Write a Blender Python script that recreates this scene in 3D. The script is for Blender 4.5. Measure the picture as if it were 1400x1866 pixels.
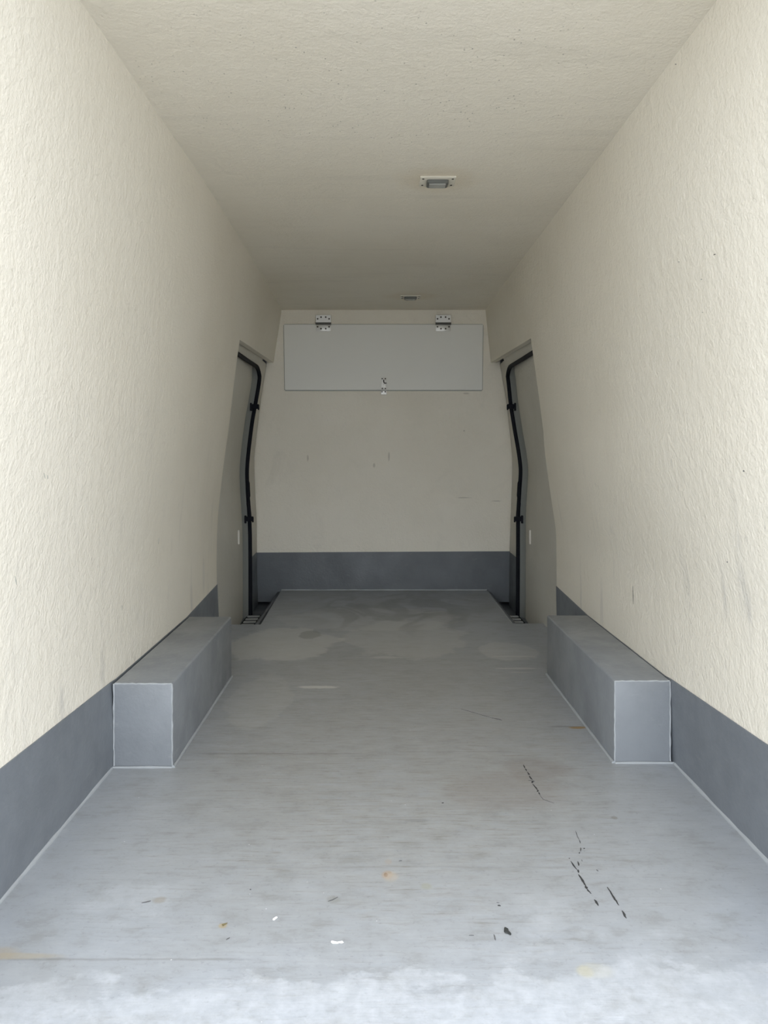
import bpy, bmesh, math, random
from mathutils import Vector, Matrix
for o in list(bpy.data.objects):
    bpy.data.objects.remove(o, do_unlink=True)
sc = bpy.context.scene
C = sc.collection

# ------------------------------------------------------------------ camera
F, VX, VY, CH = 1402.0, 688.0, 822.0, 0.95      # focal (px of 1400x1866), vanishing point, camera height above the load floor
cam_d = bpy.data.cameras.new('camera')
cam = bpy.data.objects.new('camera', cam_d); C.objects.link(cam)
cam.location = (0, 0, CH); cam.rotation_euler = (math.radians(90), 0, 0)
cam_d.sensor_fit = 'VERTICAL'; cam_d.sensor_height = 36.0
cam_d.lens = 36.0 * F / 1866.0
cam_d.shift_x = (700 - VX) / 1866.0
cam_d.shift_y = -(933 - VY) / 1866.0
cam_d.clip_start = 0.02
sc.camera = cam

# ------------------------------------------------------------------ world: bright overcast sky
w = bpy.data.worlds.new('overcast_sky'); sc.world = w; w.use_nodes = True
wt = w.node_tree; wt.nodes.clear()
wo = wt.nodes.new('ShaderNodeOutputWorld'); wb = wt.nodes.new('ShaderNodeBackground')
wc = wt.nodes.new('ShaderNodeTexCoord'); ws = wt.nodes.new('ShaderNodeSeparateXYZ'); wr = wt.nodes.new('ShaderNodeValToRGB')
wt.links.new(wc.outputs['Generated'], ws.inputs[0]); wt.links.new(ws.outputs['Z'], wr.inputs[0])
wr.color_ramp.elements[0].position = 0.0; wr.color_ramp.elements[0].color = (0.80, 0.86, 0.93, 1)
wr.color_ramp.elements[1].position = 0.9; wr.color_ramp.elements[1].color = (0.97, 1.0, 1.05, 1)
wt.links.new(wr.outputs[0], wb.inputs[0]); wb.inputs[1].default_value = 1.0
wt.links.new(wb.outputs[0], wo.inputs[0])

sc.view_settings.view_transform = 'Standard'; sc.view_settings.look = 'None'
sc.view_settings.gamma = 1.0; sc.view_settings.use_curve_mapping = False
sc.view_settings.exposure = 2.18
try:
    sc.cycles.max_bounces = 16; sc.cycles.diffuse_bounces = 12
except Exception: pass

# ------------------------------------------------------------------ helpers
def P(px, py, z):           # pixel of the photograph at depth z -> world point
    return Vector(((px - VX) * z / F, z, CH - (py - VY) * z / F))
def PF(px, py, h=0.0):      # pixel lying on the horizontal plane at height h
    z = F * (CH - h) / (py - VY)
    return Vector(((px - VX) * z / F, z, h))
def lerp(a, b, t): return a + (b - a) * t
def tab(t, v):
    if v <= t[0][0]: return t[0][1]
    for (a, x), (b, y) in zip(t, t[1:]):
        if v <= b: return lerp(x, y, (v - a) / (b - a))
    return t[-1][1]
def smooth_tab(t, v):       # Catmull-Rom through the table
    if v <= t[0][0]: return t[0][1]
    if v >= t[-1][0]: return t[-1][1]
    for i in range(len(t) - 1):
        if v <= t[i + 1][0]:
            x0, y0 = t[i]; x1, y1 = t[i + 1]
            m0 = (t[i + 1][1] - t[i - 1][1]) / (t[i + 1][0] - t[i - 1][0]) if i > 0 else (y1 - y0) / (x1 - x0)
            m1 = (t[i + 2][1] - t[i][1]) / (t[i + 2][0] - t[i][0]) if i + 2 < len(t) else (y1 - y0) / (x1 - x0)
            d = x1 - x0; s = (v - x0) / d
            return (2*s**3-3*s**2+1)*y0 + (s**3-2*s**2+s)*d*m0 + (-2*s**3+3*s**2)*y1 + (s**3-s**2)*d*m1

def link(name, bm, mat, parent=None, smooth=None):
    bmesh.ops.recalc_face_normals(bm, faces=bm.faces)
    me = bpy.data.meshes.new(name); bm.to_mesh(me); bm.free()
    if mat is not None:
        for m in (mat if isinstance(mat, (list, tuple)) else [mat]): me.materials.append(m)
    if smooth is not None:
        for p in me.polygons: p.use_smooth = True
        me.set_sharp_from_angle(angle=math.radians(smooth))
    o = bpy.data.objects.new(name, me); C.objects.link(o)
    if parent is not None: o.parent = parent
    return o
def thing(name, label, cat, loc=(0, 0, 0), group=None):
    o = bpy.data.objects.new(name, None); C.objects.link(o); o.location = loc
    o.empty_display_size = 0.05
    o['label'] = label; o['category'] = cat
    if group: o['group'] = group
    return o
def tag(o, label, cat, group=None):
    o['label'] = label; o['category'] = cat
    if group: o['group'] = group
    return o
def struct(o): o['kind'] = 'structure'; return o
def local(o, root):         # mesh was built in world coordinates: keep it there under the thing's empty
    o.matrix_parent_inverse = Matrix.Translation(-Vector(root.location)); return o

def box(bm, x0, x1, y0, y1, z0, z1, bev=0.0, seg=2):
    vs = [bm.verts.new((x, y, z)) for x in (x0, x1) for y in (y0, y1) for z in (z0, z1)]
    fs = [(0,1,3,2),(4,6,7,5),(0,4,5,1),(2,3,7,6),(0,2,6,4),(1,5,7,3)]
    ff = [bm.faces.new([vs[i] for i in f]) for f in fs]
    if bev > 0:
        bmesh.ops.recalc_face_normals(bm, faces=ff)
        es = list({e for f in ff for e in f.edges})
        bmesh.ops.bevel(bm, geom=es, offset=bev, segments=seg, profile=0.5, affect='EDGES')
def slab(bm, rows, off):    # rows: grid of inner points; off(p) -> outward vector; makes a closed slab
    a = [[bm.verts.new(p) for p in r] for r in rows]
    b = [[bm.verts.new(Vector(p) + Vector(off(p))) for p in r] for r in rows]
    n, m = len(rows), len(rows[0])
    for i in range(n - 1):
        for j in range(m - 1):
            bm.faces.new((a[i][j], a[i+1][j], a[i+1][j+1], a[i][j+1]))
            bm.faces.new((b[i][j], b[i][j+1], b[i+1][j+1], b[i+1][j]))
    for i in range(n - 1):
        bm.faces.new((a[i][0], b[i][0], b[i+1][0], a[i+1][0]))
        bm.faces.new((a[i][-1], a[i+1][-1], b[i+1][-1], b[i][-1]))
    for j in range(m - 1):
        bm.faces.new((a[0][j], a[0][j+1], b[0][j+1], b[0][j]))
        bm.faces.new((a[-1][j], b[-1][j], b[-1][j+1], a[-1][j+1]))
def tube(bm, pts, r, n=8, flat=1.0):
    pts = [Vector(p) for p in pts]; rings = []
    up = Vector((0, 0, 1)); prev = None
    for i, p in enumerate(pts):
        t = (pts[min(i+1, len(pts)-1)] - pts[max(i-1, 0)]).normalized()
        if prev is None:
            a = t.cross(up)
            if a.length < .1: a = t.cross(Vector((0, 1, 0)))
            a.normalize()
        else:
            a = (prev - t * prev.dot(t)).normalized()
        prev = a; b = t.cross(a)
        rr = r(i) if callable(r) else r
        rings.append([bm.verts.new(p + a * rr * math.cos(2*math.pi*k/n) + b * rr * flat * math.sin(2*math.pi*k/n)) for k in range(n)])
    for u, v in zip(rings, rings[1:]):
        for k in range(n): bm.faces.new((u[k], u[(k+1) % n], v[(k+1) % n], v[k]))
    bm.faces.new(rings[0]); bm.faces.new(rings[-1][::-1])
def prism(bm, pts, vec):
    a = [bm.verts.new(p) for p in pts]; b = [bm.verts.new(Vector(p) + Vector(vec)) for p in pts]
    n = len(a); bm.faces.new(a); bm.faces.new(b[::-1])
    for i in range(n): bm.faces.new((a[i], b[i], b[(i+1) % n], a[(i+1) % n]))
def disc(bm, c, r, t, axis, n=12, dome=0.0):   # short cylinder with a bevelled rim, axis: unit vector it faces
    axis = Vector(axis).normalized(); c = Vector(c)
    u = axis.orthogonal().normalized(); v = axis.cross(u)
    rings = []
    for rr, h in ((r, 0), (r, t * .6), (r * .78, t)):
        rings.append([bm.verts.new(c + axis * h + (u * math.cos(2*math.pi*k/n) + v * math.sin(2*math.pi*k/n)) * rr) for k in range(n)])
    for p, q in zip(rings, rings[1:]):
        for k in range(n): bm.faces.new((p[k], p[(k+1) % n], q[(k+1) % n], q[k]))
    bm.faces.new(rings[0]); bm.faces.new(rings[-1][::-1])

# ------------------------------------------------------------------ node helpers
class N:
    def __init__(s, name, base=(.5,.5,.5), rough=.5, metal=0.0, spec=.5):
        s.m = bpy.data.materials.new(name); s.m.use_nodes = True; s.t = s.m.node_tree
        s.b = s.t.nodes['Principled BSDF']
        s.b.inputs['Base Color'].default_value = (*base, 1); s.b.inputs['Roughness'].default_value = rough
        s.b.inputs['Metallic'].default_value = metal; s.b.inputs['Specular IOR Level'].default_value = spec
        s.co = None
    def n(s, k, **kw):
        x = s.t.nodes.new(k)
        for a, b in kw.items(): setattr(x, a, b)
        return x
    def l(s, a, b): s.t.links.new(a, b)
    def coord(s):
        if s.co is None: s.co = s.n('ShaderNodeTexCoord').outputs['Object']
        return s.co
    def scaled(s, v, off=(0,0,0)):
        m = s.n('ShaderNodeMapping'); m.inputs['Scale'].default_value = v; m.inputs['Location'].default_value = off
        s.l(s.coord(), m.inputs[0]); return m.outputs[0]
    def noise(s, vec, scale=1, detail=4, rough=.55, dist=0.0):
        x = s.n('ShaderNodeTexNoise'); x.inputs['Scale'].default_value = scale; x.inputs['Detail'].default_value = detail
        x.inputs['Roughness'].default_value = rough; x.inputs['Distortion'].default_value = dist
        s.l(vec, x.inputs['Vector']); return x.outputs['Fac']
    def val(s, x, sock):
        if isinstance(x, (int, float)): sock.default_value = x
        else: s.l(x, sock)
    def math(s, op, a, b=0.0, c=None, clamp=False):
        x = s.n('ShaderNodeMath', operation=op, use_clamp=clamp)
        s.val(a, x.inputs[0]); s.val(b, x.inputs[1])
        if c is not None: s.val(c, x.inputs[2])
        return x.outputs[0]
    def ss(s, v, a, b, lo=0.0, hi=1.0):      # smoothstep map
        x = s.n('ShaderNodeMapRange', interpolation_type='SMOOTHSTEP')
        s.val(v, x.inputs['Value']); x.inputs['From Min'].default_value = a; x.inputs['From Max'].default_value = b
        x.inputs['To Min'].default_value = lo; x.inputs['To Max'].default_value = hi
        return x.outputs[0]
    def mix(s, f, a, b, blend='MIX'):
        x = s.n('ShaderNodeMix', data_type='RGBA', blend_type=blend)
        s.val(f, x.inputs[0])
        for v, k in ((a, 6), (b, 7)):
            if isinstance(v, tuple): x.inputs[k].default_value = (*v, 1)
            else: s.l(v, x.inputs[k])
        return x.outputs[2]
    def blob(s, c, r, wob=None, amt=.5, edge=.5):   # soft ellipse mask around a point, rim disturbed by noise
        v = s.n('ShaderNodeVectorMath', operation='SUBTRACT'); s.l(s.coord(), v.inputs[0]); v.inputs[1].default_value = c
        d = s.n('ShaderNodeVectorMath', operation='DIVIDE'); s.l(v.outputs[0], d.inputs[0]); d.inputs[1].default_value = r
        le = s.n('ShaderNodeVectorMath', operation='LENGTH'); s.l(d.outputs[0], le.inputs[0])
        x = le.outputs['Value']
        if wob is not None: x = s.math('ADD', x, s.math('MULTIPLY', s.math('SUBTRACT', wob, .5), amt * 2))
        return s.ss(x, 1.0 - edge * .5, 1.0 + edge * .5, 1, 0)
    def bump(s, h, strength, dist):
        x = s.n('ShaderNodeBump'); x.inputs['Strength'].default_value = strength; x.inputs['Distance'].default_value = dist
        s.l(h, x.inputs['Height']); s.l(x.outputs[0], s.b.inputs['Normal'])
    def sep(s):
        x = s.n('ShaderNodeSeparateXYZ'); s.l(s.coord(), x.inputs[0]); return x.outputs

def mat_cream(name, base, kind):
    m = N(name, base, .55, spec=.35)
    X, Y, Z = m.sep()
    big = m.noise(m.scaled((1,1,1)), 1.7, 4)
    col = m.mix(m.ss(big, .35, .7), base, tuple(c * k for c, k in zip(base, (.955, .95, .94))))
    if kind == 'wall':
        streak = m.noise(m.scaled((1, 5, .55)), 2.2, 6, .6)
        low = m.ss(Z, .30, 1.30, 1, 0)
        d = m.math('MULTIPLY', m.math('MULTIPLY', m.ss(streak, .53, .74), low), m.ss(m.noise(m.scaled((1, 3, 3)), 1.6, 4, .6), .38, .62))
        col = m.mix(m.math('MULTIPLY', d, .62), col, (.45, .44, .42))
        fine = m.noise(m.scaled((1, 28, 5)), 3.0, 4, .6)          # small scuffs at waist height
        sc_ = m.math('MULTIPLY', m.ss(fine, .66, .72), m.blob((0, 2.2, .82), (2, 1.6, .28)))
        col = m.mix(m.math('MULTIPLY', sc_, .35), col, (.33, .33, .33))
    if kind == 'ceiling':
        vo = m.n('ShaderNodeTexVoronoi'); vo.inputs['Scale'].default_value = 62; m.l(m.scaled((1, .7, 1)), vo.inputs['Vector'])
        sp = m.ss(vo.outputs['Distance'], .06, .17, 1, 0)
        zone = m.math('MULTIPLY', m.blob((.02, 2.05, 1.915), (.62, .42, 1), big, .4, .9), m.ss(m.noise(m.scaled((1,1,1)), 9, 2), .42, .6))
        col = m.mix(m.math('MULTIPLY', m.math('MULTIPLY', sp, zone), .8), col, (.22, .21, .18))
        streak = m.noise(m.scaled((.6, 4, 1)), 3, 5, .6)
        col = m.mix(m.math('MULTIPLY', m.ss(streak, .52, .75), .18), col, (.52, .50, .44))
        # rusty damp rings round the lamps
        wob = m.noise(m.scaled((1,1,1)), 22, 3)
        for c, r in (((.214, 2.74, 1.915), (.13, .115, 1)), ((.206, 4.80, 1.915), (.15, .12, 1))):
            col = m.mix(m.math('MULTIPLY', m.blob(c, r, wob, .3, .8), .22), col, (.60, .47, .28))
    if kind == 'back':
        sm = m.noise(m.scaled((1.2, 1, 1.2)), 3, 6, .65, .8)
        col = m.mix(m.math('MULTIPLY', m.ss(sm, .55, .8), .22), col, (.50, .47, .41))
        wob = m.noise(m.scaled((1,1,1)), 30, 3)
        for px, py, rx, rz in ((561, 835, .006, .022), (682, 848, .008, .014), (709, 832, .006, .03), (846, 785, .006, .006),
                               (845, 907, .045, .004), (850, 717, .02, .006), (905, 913, .03, .004), (570, 1055, .01, .01)):
            p = P(px, py, 5.26)
            col = m.mix(m.math('MULTIPLY', m.blob(p, (rx, .2, rz), wob, .5, .8), .4), col, (.32, .29, .24))
    m.l(col, m.b.inputs['Base Color'])
    a = m.noise(m.scaled((1,1,1)), 95, 3, .6); b = m.noise(m.scaled((1,1,1)), 27, 2, .5)
    m.bump(m.math('ADD', a, m.math('MULTIPLY', b, 1.2)), .5, .0055)
    m.l(m.ss(big, .3, .7, .5, .62), m.b.inputs['Roughness'])
    return m.m

def mat_paint(name, base, scuff=.25, rough=.42):
    m = N(name, base, rough, spec=.5)
    big = m.noise(m.scaled((1,1,1)), 5, 5, .6); st = m.noise(m.scaled((3, 1, 9)), 5, 5, .65)
    col = m.mix(m.ss(big, .35, .75), base, tuple(c * .86 for c in base))
    col = m.mix(m.math('MULTIPLY', m.ss(st, .6, .75), scuff), col, (.40, .41, .40))
    m.l(col, m.b.inputs['Base Color'])
    m.l(m.ss(big, .3, .7, rough - .08, rough + .1), m.b.inputs['Roughness'])
    m.bump(m.math('ADD', m.noise(m.scaled((1,1,1)), 70, 3), m.math('MULTIPLY', m.noise(m.scaled((1,1,1)), 18, 2), 1.5)), .4, .002)
    return m.m

def mat_floor():
    base = (.325, .350, .385)
    m = N('grey_floor_coating', base, .36, spec=.5)
    X, Y, Z = m.sep()
    big = m.noise(m.scaled((1,1,1)), 2.6, 5, .6, .4)
    grain = m.noise(m.scaled((2.2, 22, 1)), 5, 5, .7)           # roller strokes across the van
    fine = m.noise(m.scaled((1,1,1)), 90, 3, .6)
    wob = m.noise(m.scaled((1,1,1)), 14, 4, .65); wob2 = m.noise(m.scaled((1,1,1)), 5, 5, .65, .5)
    col = m.mix(m.ss(big, .35, .7), base, (.305, .320, .335))
    # brownish traffic grime in the middle of the floor
    gr = m.math('MULTIPLY', m.blob((.03, 2.75, 0), (.72, 1.15, 1), big, .5, 1.0), m.ss(grain, .30, .70, .35, 1))
    col = m.mix(m.math('MULTIPLY', gr, .85), col, (.285, .275, .245))
    gg = m.math('MULTIPLY', m.ss(grain, .54, .72), m.blob((.05, 2.5, 0), (.95, 1.2, 1), big, .5, 1.0))
    col = m.mix(m.math('MULTIPLY', gg, .55), col, (.15, .145, .125))
    col = m.mix(m.math('MULTIPLY', m.ss(fine, .58, .70), .22), col, (.13, .13, .125))
    mot = m.noise(m.scaled((1, 1.6, 1)), 11, 6, .7)
    col = m.mix(m.math('MULTIPLY', m.ss(mot, .50, .66), .32), col, (.19, .19, .175))
    col = m.mix(m.math('MULTIPLY', m.ss(mot, .50, .34), .14), col, (.48, .50, .52))
    # worn matt patches at the back with clear edges, and dark smears
    for c, r, f in (((-.47, 3.80, 0), (.27, .32, 1), .34), ((.15, 3.95, 0), (.30, .40, 1), .20), ((-.05, 4.35, 0), (.5, .3, 1), .16), ((.62, 3.65, 0), (.14, .16, 1), .20), ((-.45, 2.95, 0), (.12, .3, 1), .12)):
        col = m.mix(m.math('MULTIPLY', m.blob(c, r, wob2, .5, .14), f), col, (.68, .67, .61))
    swirl = m.noise(m.scaled((1.2, .75, 1)), 1.9, 2.5, .5, 1.2)
    sw = m.math('MULTIPLY', m.math('MULTIPLY', m.ss(swirl, .42, .49), m.ss(swirl, .52, .58, 1, 0)), m.blob((.12, 4.60, 0), (.5, .55, 1), None, 0, .9))
    col = m.mix(m.math('MULTIPLY', sw, .42), col, (.12, .12, .11))
    col = m.mix(m.math('MULTIPLY', m.blob((-.347, 3.98, 0), (.055, .09, 1), wob, .4, .3), .5), col, (.14, .14, .13))
    # short pale scrapes
    for px, py, rx, ry, f in ((578, 1252, .075, .018, .75), (940, 1196, .10, .012, .4), (945, 1218, .09, .012, .45), (700, 1198, .07, .02, .35), (1215-265, 1225, .05, .01, .3)):
        c = PF(px, py); col = m.mix(m.math('MULTIPLY', m.blob(c, (rx, ry, 1), wob, .7, .5), f), col, (.60, .59, .55))
    # joint lines across the floor
    def seam(y, x0, x1, wdt, f, c=(.10, .09, .07), slope=0.0):
        nonlocal col
        yy = m.math('SUBTRACT', Y, m.math('MULTIPLY', X, slope))
        d = m.math('ABSOLUTE', m.math('SUBTRACT', m.math('ADD', yy, m.math('MULTIPLY', m.math('SUBTRACT', wob, .5), .012)), y))
        k = m.math('MULTIPLY', m.ss(d, 0, wdt, 1, 0), m.math('MULTIPLY', m.ss(X, x0, x0 + .08), m.ss(X, x1 - .08, x1, 1, 0)))
        k = m.math('MULTIPLY', k, m.ss(grain, .3, .6, .3, 1))
        col = m.mix(m.math('MULTIPLY', k, f), col, c)
    seam(2.415, -.60, -.02, .007, .55); seam(2.40, .34, .52, .009, .45, (.16, .12, .06)); seam(2.43, -.05, .45, .006, .2)
    seam(1.438, -.75, -.20, .006, .35); seam(1.757, -.45, .55, .008, .14); seam(2.95, -.35, .1, .006, .25)
    # rust and brown stains
    for px, py, rx, ry, f, c in ((708, 1570, .008, .012, .4, (.34, .29, .24)), (706, 1594, .013, .018, .6, (.36, .26, .18)), (703.5, 1594, .0045, .009, .9, (.16, .08, .035)), (710, 1590, .005, .005, .6, (.22, .18, .12)), (712, 1597, .016, .022, .5, (.42, .36, .29)),
                                 (25, 1742, .08, .009, .55, (.36, .31, .22)), (-8, 1737, .04, .018, .5, (.34, .29, .21)), (1053, 1326, .030, .012, .9, (.28, .17, .05)), (1030, 1324, .06, .006, .5, (.12, .11, .09)),
                                 (1067, 1771, .013, .016, .5, (.40, .38, .28)), (1085, 1768, .03, .02, .3, (.45, .43, .33)), (292, 1640, .014, .012, .55, (.24, .21, .16)),
                                 (777, 1615, .012, .012, .4, (.28, .28, .18)), (608, 1640, .014, .014, .4, (.20, .20, .17)), (406, 1687, .008, .008, .6, (.36, .28, .14)),
                                 (980, 1402, .10, .08, .28, (.18, .14, .11)), (920, 1440, .16, .12, .25, (.20, .16, .13)), (1120, 1490, .008, .008, .6, (.16, .15, .12)), (760, 1495, .03, .008, .35, (.14, .14, .13))):
        cc = PF(px, py); cc.z = 0
        col = m.mix(m.math('MULTIPLY', m.blob(cc, (rx, ry, 1), wob, .55, .7), f), col, c)
    # pale dried dust by the rear sill and in streaks on the right
    dn = m.noise(m.scaled((1, 1.3, 1)), 7, 7, .68); dn2 = m.noise(m.scaled((1,1,1)), 40, 4, .7)
    sill = m.ss(m.math('ADD', m.math('ADD', m.math('MULTIPLY', m.math('SUBTRACT', 1.40, Y), 6.0), m.math('MULTIPLY', X, .35)),
                       m.math('MULTIPLY', m.math('SUBTRACT', dn, .5), 2.6)), -.05, .18)
    sp = m.math('MULTIPLY', m.ss(dn, .46, .60), m.blob((.44, 1.46, 0), (.30, .20, 1), wob2, .5, .8))
    sp2 = m.math('MULTIPLY', m.ss(dn, .42, .52), m.blob((-.52, 1.615, 0), (.11, .07, 1), wob2, .5, .6))
    dust = m.math('MAXIMUM', m.math('MAXIMUM', sill, m.math('MULTIPLY', sp, .55)), m.math('MULTIPLY', sp2, .6))
    dust = m.math('MULTIPLY', dust, m.ss(dn2, .32, .68, .40, 1))
    dust = m.math('MULTIPLY', dust, m.ss(m.noise(m.scaled((1.6, 1, 1)), 16, 4, .65), .3, .65, .55, 1))
    col = m.mix(m.math('MULTIPLY', dust, .36), col, (.60, .625, .665))
    # tiny white specks
    vo = m.n('ShaderNodeTexVoronoi'); vo.inputs['Scale'].default_value = 26; m.l(m.coord(), vo.inputs['Vector'])
    rs = m.n('ShaderNodeSeparateColor'); m.l(vo.outputs['Color'], rs.inputs[0])
    tiny = m.math('MULTIPLY', m.ss(vo.outputs['Distance'], .03, .05, 1, 0), m.math('GREATER_THAN', rs.outputs[0], .88))
    col = m.mix(m.math('MULTIPLY', tiny, .55), col, (.75, .76, .78))
    m.l(col, m.b.inputs['Base Color'])
    ro = m.math('ADD', m.ss(big, .3, .7, .30, .38), m.math('MULTIPLY', dust, .3))
    m.l(ro, m.b.inputs['Roughness'])
    m.bump(m.math('ADD', m.math('MULTIPLY', grain, 1.0), m.math('MULTIPLY', m.noise(m.scaled((1,1,1)), 45, 3), .6)), .25, .0016)
    return m.m

CREAM = (.815, .772, .675)
M_wall = mat_cream('cream_lining', CREAM, 'wall')
M_ceil = mat_cream('cream_ceiling_lining', CREAM, 'ceiling')
M_back = mat_cream('cream_bulkhead_lining', CREAM, 'back')
M_trim = mat_cream('cream_trim', (.62, .60, .54), 'plain')
M_door = mat_cream('grey_beige_door_lining', (.60, .585, .53), 'plain')
M_band = mat_paint('dark_grey_band_paint', (.178, .194, .215), .12)
M_box = mat_paint('grey_box_coating', (.238, .254, .272), .22, .40)
M_bead = mat_paint('pale_sealant', (.37, .39, .405), .2, .42)
M_floor = mat_floor()
M_well = mat_paint('dark_step_coating', (.10, .11, .125), .1)
M_rubber = N('black_rubber', (.004, .005, .009), .7, spec=.2).m
M_shade_strip = N('dark_grey_shade_strip', (.24, .25, .235), .6).m
M_backband = mat_paint('darker_band_paint', (.125, .138, .152), .1)  # band paint again in a darker tone, for bulkhead and lower jambs
M_panel = N('pale_grey_panel', (.78, .775, .73), .5).m
M_edge = N('grey_panel_edge', (.36, .37, .34), .5).m
M_steel = N('brushed_steel', (.66, .65, .62), .5, .9).m
M_pin = N('dark_pin', (.10, .095, .085), .4, .6).m
M_screw = N('dark_screw', (.07, .06, .05), .45, .5).m
M_lamp = N('aged_ivory_plastic', (.70, .67, .58), .5).m
M_bezel = N('dark_bezel', (.13, .135, .125), .4).m
M_lens = N('grey_lamp_lens', (.55, .56, .53), .15)
M_lens.b.inputs['Transmission Weight'].default_value = .45; M_lens.b.inputs['IOR'].default_value = 1.45; M_lens = M_lens.m
M_reflect = N('lamp_reflector', (.45, .45, .43), .3, .6).m
M_mark = N('exposed_dark_substrate', (.035, .035, .036), .7).m
M_mark2 = N('grey_scrape', (.11, .11, .115), .6).m
M_slot = N('tear_in_lining', (.09, .085, .075), .8).m
M_white = N('white_chip', (.90, .90, .88), .4).m
M_dirt = N('dark_dirt', (.03, .032, .03), .8).m
M_olive = N('dry_leaf', (.16, .13, .06), .8).m
M_body = N('white_van_paint', (.70, .71, .72), .3).m
M_grip = N('grip_lip', (.66, .635, .57), .5).m
g = N('pale_paving', (.30, .30, .29), .85)
g.l(g.mix(g.noise(g.scaled((1,1,1)), 3, 6), (.22, .22, .21), (.38, .37, .36)), g.b.inputs['Base Color']); M_ground = g.m

# ------------------------------------------------------------------ dimensions
Y0, YD, YB, HC = 1.10, 3.85, 5.26, 1.915           # rear opening, near edge of the side doors, bulkhead, ceiling height
PROF = {-1: [(0,.797),(.126,.797),(.28,.8035),(.42,.805),(.609,.799),(.788,.781),(.955,.760),(1.035,.748),(1.315,.715),(1.507,.689),(1.915,.627)],
        1: [(0,.905),(.13,.900),(.2745,.897),(.42,.896),(.5546,.8925),(.689,.873),(.928,.840),(1.068,.828),(1.269,.802),(1.433,.779),(1.514,.768),(1.915,.727)]}
TOP = {-1: [(1.1,.645),(1.65,.637),(2.1,.630),(2.66,.621),(3.0,.620),(3.85,.627),(4.1,.630),(5.26,.655)],
       1: [(1.1,.727),(3.85,.727),(5.26,.739)]}
HB = {-1: [(YD,1.507),(YB,1.555)], 1: [(YD,1.514),(YB,1.556)]}
XB = {-1: [(-.08,.816),(.256,.825),(.5035,.828),(.777,.8405),(.92,.841),(1.156,.8145),(1.338,.7915),(1.539,.759),(1.60,.757)],
      1: [(-.08,.899),(.275,.904),(.594,.915),(.87,.923),(.95,.919),(1.29,.881),(1.53,.8405),(1.60,.838)]}
XS = {-1: [(-.12,.807),(.4,.809),(.56,.815),(.71,.825),(.857,.8265),(1.12,.7975),(1.254,.774),(1.39,.751),(1.46,.748),(1.60,.748)],
      1: [(-.12,.892),(.4,.8935),(.56,.8945),(.71,.9035),(.857,.908),(1.12,.8665),(1.254,.846),(1.39,.832),(1.46,.823),(1.60,.823)]}
def xw(s, h, y):
    t = min(max((h - 1.0) / .6, 0), 1); t = t * t * (3 - 2 * t)
    return s * (smooth_tab(PROF[s], h) + (tab(TOP[s], y) - tab(TOP[s], YD)) * t)
def xb(s, h): return s * smooth_tab(XB[s], h)
def xs(s, h): return s * smooth_tab(XS[s], h)
SIDE = {-1: 'left', 1: 'right'}

# ------------------------------------------------------------------ floor
bm = bmesh.new()
fp = [(-.86, Y0), (-.86, 4.215), (-.640, 4.215), (-.657, YB + .02), (.750, YB + .02), (.7436, 4.24), (.96, 4.24), (.96, Y0)]
prism(bm, [(x, y, 0) for x, y in fp], (0, 0, -.085))
floor = struct(link('floor', bm, M_floor))
for s in (-1, 1):           # lowered entry step behind each side door
    bm = bmesh.new(); box(bm, *sorted((s * .60, s * .97)), 4.05, 5.38, -.13, -.105)
    link('step_well', bm, M_well, floor)
    bm = bmesh.new(); xe = .657 if s < 0 else .7495
    tube(bm, [(s * (xe + .016), 4.25, -.024), (s * (xe + .016), YB, -.024)], .014, 8)
    link('edge_trim', bm, M_well, floor, 40)
def bead(pts, r, mat=None):
    bm = bmesh.new(); rnd = random.Random(len(pts) * 7 + int(r * 1e5)); P2 = []
    pts = [Vector(p) for p in pts]
    for a, b in zip(pts, pts[1:]):
        k = max(2, int((b - a).length / .05))
        P2 += [a.lerp(b, i / k) for i in range(k)]
    P2.append(pts[-1])
    tube(bm, P2, lambda i: r * rnd.uniform(.75, 1.15), 8)
    return link('sealant_bead', bm, mat or M_bead, floor, 60)
LBX = (-.6142, 2.308, 3.24, .2537); RBX = (.7207, 2.341, 3.273, .252)
for s, bx in ((-1, LBX), (1, RBX)):
    xo = s * (.796 if s < 0 else .904)
    bead([(xo, Y0, .001), (xo, bx[1] - .01, .001)], .0075)
    bead([(xo, bx[1] - .001, .001), (bx[0] + s * .002, bx[1] - .001, .001)], .0045)
    bead([(bx[0] - s * .001, bx[1], .001), (bx[0] - s * .001, bx[2], .001)], .0055)
bead([(-.655, YB - .006, .001), (.748, YB - .006, .001)], .006)
bead([(.744, 4.25, -.003), (.7495, YB, -.003)], .005)

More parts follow.
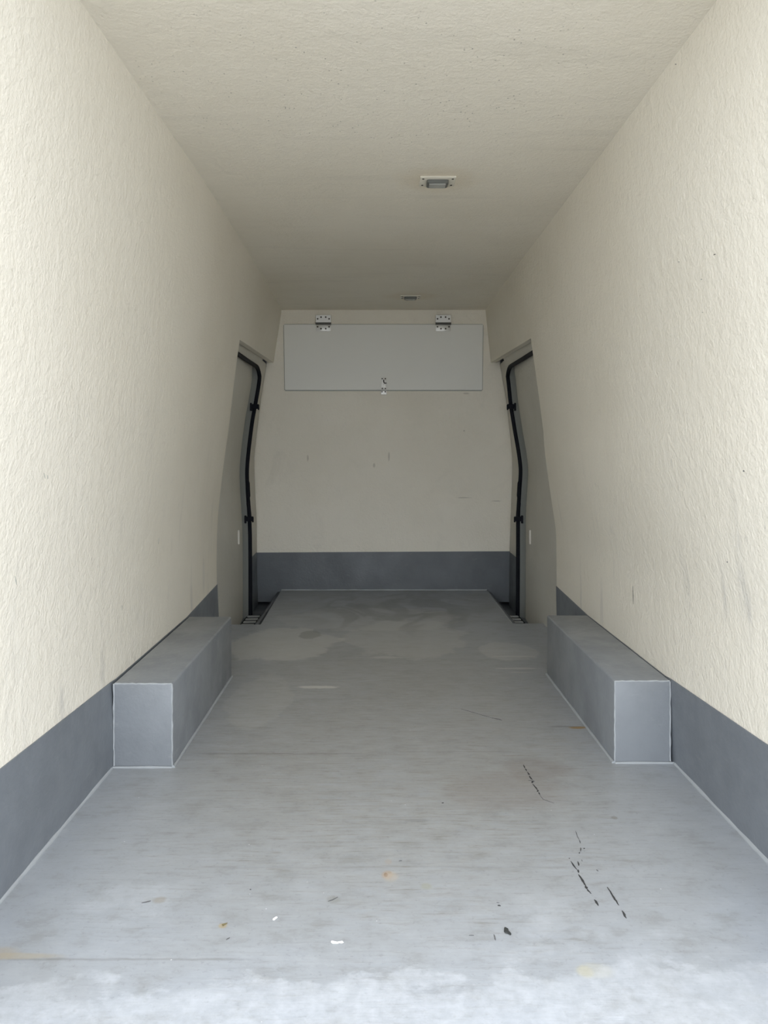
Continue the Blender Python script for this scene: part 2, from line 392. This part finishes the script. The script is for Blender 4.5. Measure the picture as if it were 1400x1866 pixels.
# scratches and chips in the floor coating
def ribbon(pts, w, mat, name='scratch', seed=0, parent=None, gap=0.0, nrm=None):
    """jagged thin sliver along the given points"""
    rnd = random.Random(seed); nrm = nrm or Vector((0, 0, 1)); parent = parent or floor
    bm = bmesh.new(); pts = [Vector(p) for p in pts]; L = []
    for a, b in zip(pts, pts[1:]):
        k = max(2, int((b - a).length / .006)); L += [a.lerp(b, i / k) for i in range(k)]
    L.append(pts[-1]); n = len(L); up = []; dn = []
    for i, p in enumerate(L):
        t = (L[min(i+1, n-1)] - L[max(i-1, 0)]).normalized(); sd = nrm.cross(t)
        e = min(1, .25 + 3 * min(i, n - 1 - i) / n)
        up.append(p + sd * w * e * rnd.uniform(.35, 1.25)); dn.append(p - sd * w * e * rnd.uniform(.35, 1.25))
    o0 = nrm * .0002; o1 = nrm * .0009
    A = [bm.verts.new(p + o1) for p in up]; B = [bm.verts.new(p + o1) for p in dn]
    A0 = [bm.verts.new(p + o0) for p in up]; B0 = [bm.verts.new(p + o0) for p in dn]
    for i in range(n - 1):
        bm.faces.new((A[i], A[i+1], B[i+1], B[i])); bm.faces.new((A0[i], B0[i], B0[i+1], A0[i+1]))
        bm.faces.new((A[i], A0[i], A0[i+1], A[i+1])); bm.faces.new((B[i], B[i+1], B0[i+1], B0[i]))
    return link(name, bm, mat, parent)
def fl(*pp): return [PF(x, y) for x, y in pp]
SCR = [ # (pixel polyline, half width m, material)
    ([(954, 1394), (957, 1400)], .0022, M_mark), ([(957.5, 1401), (960, 1405)], .0028, M_mark), ([(961.5, 1407), (965, 1412.5)], .0026, M_mark),
    ([(965, 1414), (967, 1418), (971, 1421)], .0030, M_mark), ([(963, 1422.5), (969, 1423), (975, 1424.5)], .0016, M_mark2), ([(972, 1423), (969.5, 1427)], .0028, M_mark),
    ([(971, 1429), (977, 1435.5), (980, 1440)], .0023, M_mark), ([(981, 1440), (979, 1443)], .0032, M_mark), ([(982, 1444), (984.5, 1448.5)], .0025, M_mark),
    ([(984, 1449), (990, 1457), (1010, 1464)], .0008, M_mark2),
    ([(1049, 1514), (1052, 1523), (1056, 1531)], .0009, M_mark2), ([(1056, 1531), (1058, 1537)], .0016, M_mark2), ([(1058.5, 1545), (1058.5, 1552)], .0017, M_mark),
    ([(1057, 1553), (1055.5, 1556)], .0016, M_mark2), ([(1064, 1546), (1066, 1547)], .0024, M_mark), ([(1053, 1570), (1055, 1578)], .0020, M_mark), ([(1060, 1567), (1061.5, 1570)], .0012, M_mark2),
    ([(1037, 1564), (1038, 1565)], .0018, M_mark2),
    ([(1040.5, 1569.5), (1046, 1578), (1051.5, 1585)], .0022, M_mark), ([(1053.5, 1585), (1055, 1590.5)], .0027, M_mark), ([(1054.5, 1594), (1060, 1601), (1064, 1609), (1068.5, 1615)], .0024, M_mark),
    ([(1067, 1615), (1070, 1620)], .0040, M_mark), ([(1070, 1620), (1077.5, 1629)], .0021, M_mark), ([(1083.5, 1640), (1087, 1645), (1091, 1651)], .0030, M_mark),
    ([(1107, 1617), (1113, 1625), (1119, 1636), (1128, 1650)], .0021, M_mark), ([(1134, 1660), (1142, 1674)], .0024, M_mark), ([(1087, 1585), (1091, 1588)], .0020, M_mark2),
    ([(907, 1650.5), (913, 1651)], .0024, M_mark), ([(905, 1645), (910, 1645.5)], .0014, M_mark2),
    ([(900, 1703), (902, 1709), (903.5, 1714)], .0017, M_mark2), ([(805, 1463.5), (809, 1463)], .0030, M_mark), ([(895, 1308), (910, 1311), (915, 1313)], .0028, M_mark2), ([(840, 1292), (895, 1308)], .0012, M_mark2),
    ([(727, 1569.5), (733, 1568.5)], .0018, M_mark2), ([(455, 1621), (458, 1621.5)], .0018, M_mark2), ([(598, 1643), (606, 1640), (616, 1635)], .0013, M_mark2),
    ([(412, 1713), (419, 1709)], .0013, M_mark2), ([(258, 1646), (272, 1643), (275, 1642)], .0018, M_mark2), ([(855, 1705), (864, 1705)], .0012, M_mark2)]
for i, (pp, wd, mt) in enumerate(SCR): ribbon(fl(*pp), wd, mt, 'scratch', i)

# ------------------------------------------------------------------ side walls, painted bands
for s in (-1, 1):
    bm = bmesh.new()
    hs = [HC * i / 40 for i in range(41)]; ys = [lerp(Y0, YD, i / 16) for i in range(17)]
    slab(bm, [[(xw(s, h, y), y, h) for h in hs] for y in ys], lambda p: (s * .035, 0, 0))
    ys = [lerp(YD, YB, i / 10) for i in range(11)]
    slab(bm, [[(xw(s, lerp(tab(HB[s], y), HC, k / 10), y), y, lerp(tab(HB[s], y), HC, k / 10)) for k in range(11)] for y in ys], lambda p: (s * .035, 0, 0))
    wall = struct(link('wall_' + SIDE[s], bm, M_wall, None, 35))
    bm = bmesh.new()
    hs = [.0, .05, .13, .20, .24, .268]
    BT = [(Y0,.284),(1.624,.275),(2.308,.2565),(2.36,.2525),(3.24,.2525),(YD,.283)] if s < 0 else [(Y0,.284),(1.772,.276),(2.341,.2555),(2.40,.2508),(3.273,.2508),(YD,.2745)]
    def bh(y): return tab(BT, y)
    rows = [[(xw(s, k / 5 * bh(y), y) - s * .003, y, k / 5 * bh(y)) for k in range(6)] for y in [b[0] - (.001 if b[0] == YD else 0) for b in BT]]
    slab(bm, rows, lambda p: (s * .0027, 0, 0))
    struct(link('baseboard_' + SIDE[s], bm, M_band, None, 35))
    nr = Vector((-s, 0, 0))
    def onwall(px, py):
        z = 2.0
        for _ in range(40):
            h = CH - (py - VY) * z / F; z = xw(s, h, z) * F / (px - VX)
        return Vector((xw(s, CH - (py - VY) * z / F, z), z, CH - (py - VY) * z / F))
    if s > 0:
        ribbon([onwall(1154, 1068), onwall(1154.2, 1084), onwall(1154.5, 1101)], .0018, M_slot, 'tear', 3, wall, nrm=nr)
        ribbon([onwall(1301, 464.5), onwall(1305, 463)], .0018, M_slot, 'pinhole', 4, wall, nrm=nr)
        for q, (px, py) in enumerate([(1238, 477), (1279, 509), (1281, 569), (1326, 1024), (1232, 117), (1356, 858)]):
            ribbon([onwall(px - 1.2, py), onwall(px + 1.2, py + .4)], .0016, M_mark2 if q > 2 else M_edge, 'pinhole', q, wall, nrm=nr)
    else:
        for q, pp in enumerate([[(80, 862), (82, 872)], [(86, 866), (87, 873)], [(27, 1050), (30, 1066)], [(222, 1103), (222.5, 1112)], [(289, 980), (288.5, 992)]]):
            ribbon([onwall(*p) for p in pp], .0012 if q < 4 else .0016, M_edge, 'scuff', q, wall, nrm=nr)

# ceiling
bm = bmesh.new()
box(bm, -.80, .88, Y0, YB + .03, HC, HC + .03)
ceiling = struct(link('ceiling', bm, M_ceil))
# bulkhead
bm = bmesh.new()
hs = [lerp(-.08, 1.60, i / 28) for i in range(29)]
pts = [(xb(-1, h), YB, h) for h in hs] + [(-.757, YB, 1.93), (.838, YB, 1.93)] + [(xb(1, h), YB, h) for h in reversed(hs)]
prism(bm, pts, (0, .03, 0))
back = struct(link('wall_back', bm, M_back))
bm = bmesh.new()
prism(bm, [(xb(-1, -.08), YB - .0035, -.08), (xb(-1, .1), YB - .0035, .1), (xb(-1, .2565), YB - .0035, .2565), (0, YB - .0035, .261), (xb(1, .2655), YB - .0035, .2655), (xb(1, .1), YB - .0035, .1), (xb(1, -.08), YB - .0035, -.08)], (0, .003, 0))
struct(link('baseboard_back', bm, M_backband))

# ------------------------------------------------------------------ wheel boxes
def wheel_box(s, bx, label):
    xi, y0, y1, h = bx; xo = s * (.7935 if s < 0 else .8935)
    root = thing('wheel_arch_box', label, 'wheel box', ((xi + xo) / 2, (y0 + y1) / 2, 0), None)
    bm = bmesh.new(); box(bm, *sorted((xi, xo)), y0, y1, .0005, h, .007, 3)
    local(link('box_shell', bm, M_box, root, 35), root)
    bm = bmesh.new(); rnd = random.Random(9 + s)      # worn rims of the front face, their sky highlight painted in as pale colour
    def rim(a, b, n):
        tube(bm, [Vector(a).lerp(Vector(b), i / n) + Vector((rnd.uniform(-1, 1), 0, rnd.uniform(-1, 1))) * .0008 for i in range(n + 1)], lambda i: rnd.uniform(.0022, .0038), 6)
    rim((xi - s * -.003, y0 + .003, h - .003), (xo - s * .003, y0 + .003, h - .003), 16)
    rim((xi + s * .003, y0 + .003, .006), (xi + s * .003, y0 + .003, h - .003), 18)
    rim((xo - s * .002, y0 + .002, .006), (xo - s * .002, y0 + .002, h - .003), 18)
    o = local(link('worn_edge_highlight', bm, M_bead, root, 60), root); o['label'] = 'paler worn edge around the front face with painted highlight'
    return root
wheel_box(-1, LBX, 'grey coated wheel arch box on the floor against the left wall')
wheel_box(1, RBX, 'grey coated wheel arch box on the floor against the right wall')

# ------------------------------------------------------------------ side doors
def side_door(s, n):
    # door frame (fixed body opening) with the sliding door's lining behind it
    bm = bmesh.new(); hs = [lerp(-.105, 1.50, i / 32) for i in range(33)]
    ys = [YD + .012, 4.25, 4.45, 4.6, 4.74, 4.84]
    dx = [.022, .022, .024, .028, .034, .040]
    slab(bm, [[(xs(s, h) + s * d, y, h) for h in hs] for y, d in zip(ys, dx)], lambda p: (s * .03, 0, 0))
    door = struct(link('door_%d' % n, bm, M_door, None, 40))
    bm = bmesh.new()
    slab(bm, [[(xs(s, h) + s * d, y, h) for h in hs] for y, d in ((4.842, .041), (4.865, .038), (4.893, .008))], lambda p: (s * .02, 0, 0))
    link('door_shade_strip', bm, M_shade_strip, door, 40)  # closing strip, the shade beside the seal put into its dark colour
    # jamb between seal and bulkhead
    for nm, h0, h1, mt in (('jamb', .262, 1.545, M_trim), ('jamb', -.10, .262, M_backband)):
        bm = bmesh.new(); hh = [lerp(h0, h1, i / 20) for i in range(21)]
        slab(bm, [[(lerp(xs(s, h) + s * .004, xb(s, h), t), lerp(4.905, YB - .006, t), h) for h in hh] for t in (0, .5, 1)], lambda p: (s * .02, 0, 0))
        o = link(nm, bm, mt, door, 40)
        if mt is M_backband: o['label'] = 'dark grey lower jamb'
    # frame rail under the header
    bm = bmesh.new()
    xr = abs(xs(s, 1.5))
    sec = [(xr - .045, 1.562), (xr - .022, 1.556), (xr - .012, 1.535), (xr - .008, 1.505), (xr + .004, 1.485), (xr + .04, 1.485)]
    rows = [[(s * (x + tab([(YD, 0), (YB, .006)], y)), y, h) for x, h in sec] for y in (YD + .004, 4.4, 4.8, 4.95)]
    slab(bm, rows, lambda p: (s * .012, 0, .012))
    link('top_rail', bm, M_trim, door, 30)
    # black rubber seal
    def seal_pt(h): return Vector((xs(s, h) + s * .002, 4.895, h))
    pts = [(s * (xr + .006), YD + .01, 1.474), (s * (xr + .006), 4.4, 1.475), (s * (xr + .005), 4.76, 1.477)]
    for k in range(1, 7):
        a = k / 7 * math.pi / 2
        pts.append((lerp(s * (xr + .005), xs(s, 1.41), k / 7), 4.76 + .135 * math.sin(a), 1.41 + .067 * math.cos(a)))
    pts += [seal_pt(lerp(1.41, -.104, i / 50)) for i in range(51)]
    bm = bmesh.new(); tube(bm, pts, .0128, 10)
    link('door_seal', bm, M_rubber, door, 60)
    # thicker joint in the seal, pillar clips
    bm = bmesh.new()
    tube(bm, [seal_pt(lerp(.762, .635, i / 8)) + Vector((-s * .0045, -.006, 0)) for i in range(9)], lambda i: .013 if 0 < i < 7 else .009, 8)
    tube(bm, [seal_pt(.62) + Vector((0, -.01, 0)), seal_pt(.57) + Vector((-s * .004, -.012, 0)), seal_pt(.52) + Vector((-s * .006, -.012, 0))], .012, 8)
    link('seal_joint', bm, M_rubber, door, 60)
    for hc in (1.233, .520):
        p = seal_pt(hc); bm = bmesh.new()
        box(bm, p.x - .027, p.x + .027, p.y - .024, p.y - .002, hc - .015, hc + .015, .003)
        box(bm, p.x + s * .016, p.x + s * .028, p.y - .026, p.y - .004, hc - .028, hc + .022, .003)
        box(bm, p.x - s * .020, p.x - s * .029, p.y - .020, p.y - .004, hc - .022, hc + .012, .003)
        link('seal_clip', bm, M_rubber, door)
    # small pull lip on the door lining
    bm = bmesh.new()
    for h0, h1 in ((.39, .475),):
        box(bm, *sorted((xs(s, .43) + s * .019, xs(s, .43) + s * .030)), 4.62, 4.628, h0, h1, .003)
    link('grip', bm, M_grip, door)
    return door
side_door(-1, 1); side_door(1, 2)

# ------------------------------------------------------------------ anti-slip step treads
def step_tread(s, label):
    xa, xc = (.745, .822) if s < 0 else (.829, .893)
    root = thing('step_tread', label, 'step tread', (s * (xa + xc) / 2, 4.6, -.105), 'anti-slip treads in the door wells')
    bm = bmesh.new(); box(bm, *sorted((s * (xa - .012), s * (xc + .01))), 4.27, 4.93, -.105, -.101)
    o = local(link('base_plate', bm, M_rubber, root), root)
    y = 4.30; k = 0
    while y < 4.88:
        bm = bmesh.new(); sk = .0 
        box(bm, *sorted((s * xa, s * xc)), y, y + .036, -.101, -.094, .003)
        local(link('slat', bm, M_steelslat, root), root); y += .0795
    return root
M_steelslat = mat_paint('worn_grey_slat', (.42, .43, .43), .3, .4)
step_tread(-1, 'slatted grey anti-slip tread in the step well at the left side door')
step_tread(1, 'slatted grey anti-slip tread in the step well at the right side door')

# ------------------------------------------------------------------ hatch on the bulkhead
yf = YB - .022
hatch = thing('hatch_flap', 'pale grey rectangular flap hinged high on the cream bulkhead', 'hatch', (.04, YB, 1.366))
def HP(px, py): return P(px, py, yf)
bm = bmesh.new()
q = [HP(517.5, 591.2), HP(880.6, 591.2), HP(879, 710.6), HP(519.3, 710.6)]
prism(bm, q, (0, .019, 0))
bmesh.ops.bevel(bm, geom=list(bm.edges), offset=.0025, segments=2, affect='EDGES')
local(link('panel', bm, M_panel, hatch), hatch)
bm = bmesh.new()
def strip(a, b, w, out):
    d = (b - a).normalized(); n = Vector((d.z, 0, -d.x)) * w
    prism(bm, [a - n, b - n, b + n, a + n], (0, out, 0))
for a, b in zip(q, q[1:] + q[:1]): strip(a + Vector((0, .0215, 0)), b + Vector((0, .0215, 0)), .0055, -.003)  # dark strips that paint the shade line around the raised panel
o = local(link('edge_shadow_line', bm, M_edge, hatch), hatch); o.name = 'edge_shade_line'; o['label'] = 'dark grey line of painted shade around the panel'
def hinge(px):
    c = HP(px, 590); x, z = c.x, c.z
    bm = bmesh.new()
    box(bm, x - .050, x + .050, yf - .0025, yf + .0005, z - .050, z - .006, .0012)
    h = local(link('hinge', bm, M_steel, hatch, 30), hatch); h['label'] = 'bright steel strap hinge'
    def sub(name, bm, mt):
        o = link(name, bm, mt, h); return o
    bm = bmesh.new(); box(bm, x - .052, x + .052, yf - .0025, YB - .0005, z + .008, z + .060, .0012); sub('wall_leaf', bm, M_steel)
    bm = bmesh.new(); tube(bm, [(x - .053, yf - .004, z + .001), (x + .053, yf - .004, z + .001)], .0075, 10); sub('hinge_pin', bm, M_pin)
    for dx, dz in ((-.039, .033), (-.016, .045), (.016, .045), (.039, .033), (-.039, -.021), (-.016, -.034), (.016, -.034), (.039, -.021)):
        bm = bmesh.new(); disc(bm, (x + dx, yf - .0024, z + dz), .0058, .0016, (0, -1, 0)); sub('screw', bm, M_screw)
hinge(589.5); hinge(808)
# hasp latch
x = HP(699.7, 700).x; bm = bmesh.new()
z0, z1 = HP(0, 709).z, HP(0, 688).z
box(bm, x - .016, x + .016, yf - .003, yf + .0005, z0, z1, .001)
box(bm, x - .007, x + .007, yf - .010, yf - .002, HP(0, 708).z, HP(0, 698).z, .002)
lat = local(link('latch', bm, M_steel, hatch, 30), hatch); lat['label'] = 'small chrome hasp latch at the lower edge'
bm = bmesh.new(); zz = HP(0, 711.5).z; z2 = HP(0, 719).z
box(bm, x - .020, x + .020, YB - .010, YB - .0005, z2, zz, .002); link('keeper_plate', bm, M_steel, lat)
bm = bmesh.new(); tube(bm, [HP(699.5, 692.5) + Vector((0, -.006, 0)), HP(699.5, 696.5) + Vector((0, -.010, 0)), HP(701, 698.5) + Vector((0, -.012, 0)), HP(704.5, 698.3) + Vector((0, -.012, 0))], .0042, 8)
link('latch_hook', bm, M_pin, lat, 60)
for px, py in ((696.7, 690.2), (702.4, 690.2), (697, 708), (702.4, 708)):
    bm = bmesh.new(); disc(bm, HP(px, py) + Vector((0, -.003, 0)), .005, .0016, (0, -1, 0)); link('screw', bm, M_screw, lat)
for px in (696.6, 702.3):
    p = P(px, 714, YB - .010); bm = bmesh.new(); disc(bm, p, .005, .0016, (0, -1, 0)); link('screw', bm, M_screw, lat)

# ------------------------------------------------------------------ ceiling lamps
def lamp(loc, label):
    r = thing('ceiling_light', label, 'ceiling light', loc, 'small rectangular lamps in the ceiling')
    bm = bmesh.new(); box(bm, -.064, .064, -.048, .048, -.007, 0, .003)
    link('mounting_plate', bm, M_lamp, r, 30)
    bm = bmesh.new()        # rounded bezel ring
    def rr(w, d, rad, z, n=5):
        o = []
        for cx, cy, a0 in ((w-rad, d-rad, 0), (-w+rad, d-rad, 90), (-w+rad, -d+rad, 180), (w-rad, -d+rad, 270)):
            for k in range(n + 1):
                a = math.radians(a0 + 90 * k / n); o.append((cx + rad * math.cos(a), cy + rad * math.sin(a), z))
        return o
    def loft(rings, cap0=True, cap1=True):
        V = [[bm.verts.new(p) for p in R] for R in rings]
        for a, b in zip(V, V[1:]):
            for k in range(len(a)): bm.faces.new((a[k], a[(k+1) % len(a)], b[(k+1) % len(a)], b[k]))
        if cap0: bm.faces.new(V[0])
        if cap1: bm.faces.new(V[-1][::-1])
    loft([rr(.0385, .030, .010, -.006), rr(.0385, .030, .010, -.016), rr(.0365, .028, .009, -.0185), rr(.0315, .0225, .007, -.0185), rr(.031, .022, .007, -.010)], True, False)
    link('bezel', bm, M_bezel, r, 30)
    bm = bmesh.new(); loft([rr(.0305, .0215, .006, -.0102), rr(.0305, .0215, .006, -.019), rr(.027, .018, .006, -.0225)])
    ln = link('lens', bm, M_lens, r, 30)
    bm = bmesh.new(); tube(bm, [(-.020, 0, -.0145), (.020, 0, -.0145)], .003, 8); link('bulb', bm, M_reflect, ln, 60)
    for x, y in ((-.052, -.034), (.052, -.034), (-.052, .030), (.052, .030)):
        bm = bmesh.new(); disc(bm, (x, y, -.0068), .0042, .0018, (0, 0, -1)); link('screw', bm, M_screw, r)
    return r
lamp((.2135, 2.742, HC), 'rectangular ivory ceiling light with grey lens, the one nearer the camera')
lamp((.206, 4.80, HC), 'small ceiling light near the bulkhead, the one farther back above the flap')

# ------------------------------------------------------------------ loose bits on the floor
def crumb(name, px, py, poly, hgt, mt, label, cat, group=None, seed=1):
    c = PF(px, py); rnd = random.Random(seed); bm = bmesh.new()
    base = [bm.verts.new((x, y, .0002)) for x, y in poly]
    mid = [bm.verts.new((x * .9, y * .9, hgt * rnd.uniform(.5, 1))) for x, y in poly]
    top = bm.verts.new((0, 0, hgt)); n = len(poly)
    bm.faces.new(base[::-1])
    for i in range(n):
        bm.faces.new((base[i], base[(i+1) % n], mid[(i+1) % n], mid[i])); bm.faces.new((mid[i], mid[(i+1) % n], top))
    o = link(name, bm, mt); o.location = (c.x, c.y, 0.0009)
    return tag(o, label, cat, group)
crumb('white_chip', 501.5, 1675, [(-.0045, -.005), (-.001, -.006), (.0045, .003), (.004, .006), (.001, .006), (-.0045, -.001)], .002, M_white,
      'small slanted white chip lying on the grey floor, left of centre', 'chip')
ch = crumb('white_chip', 614.5, 1718.5, [(-.012, .0), (-.008, -.004), (.0, -.0045), (.004, -.002), (.009, -.003), (.013, .0), (.011, .0035), (.007, .0), (-.001, -.001), (-.008, .0), (-.012, .004)], .0018, M_white,
      'crescent-shaped broken white flake on the grey floor near the rear sill', 'chip')
crumb('dirt_clump', 923, 1698, [(-.005, -.001), (-.003, -.006), (.002, -.008), (.006, -.013), (.0085, -.009), (.005, -.001), (.005, .006), (.0005, .010), (-.0015, .013), (-.003, .009)], .003, M_dirt,
      'dark lump of dirt lying on the floor, right of the middle near the sill', 'dirt')
crumb('leaf_crumb', 407.5, 1686, [(-.004, .001), (0, -.005), (.002, -.001), (.006, .003), (.007, .006), (.001, .003)], .0015, M_olive,
      'tiny olive-brown leaf crumb on the grey floor near the left front', 'leaf')

# ------------------------------------------------------------------ outer shell and ground outside
bm = bmesh.new()
for a in ((-1.02, -.99, Y0, 5.5, -.22, 2.03), (1.08, 1.11, Y0, 5.5, -.22, 2.03), (-1.02, 1.11, Y0, 5.5, 2.0, 2.03), (-1.02, 1.11, Y0, 5.5, -.25, -.22), (-1.02, 1.11, 5.47, 5.5, -.22, 2.03)):
    box(bm, *a)
yr0, yr1 = Y0 - .03, Y0 - .001
box(bm, -1.02, -.80, yr0, yr1, -.25, 2.03); box(bm, .909, 1.11, yr0, yr1, -.25, 2.03)
box(bm, -.80, .909, yr0, yr1, 1.93, 2.03); box(bm, -.80, .909, yr0, yr1, -.25, -.002)
struct(link('wall_outer', bm, M_body))
bm = bmesh.new(); box(bm, -15, 15, -20, 12, -.80, -.72)
struct(link('ground', bm, M_ground))
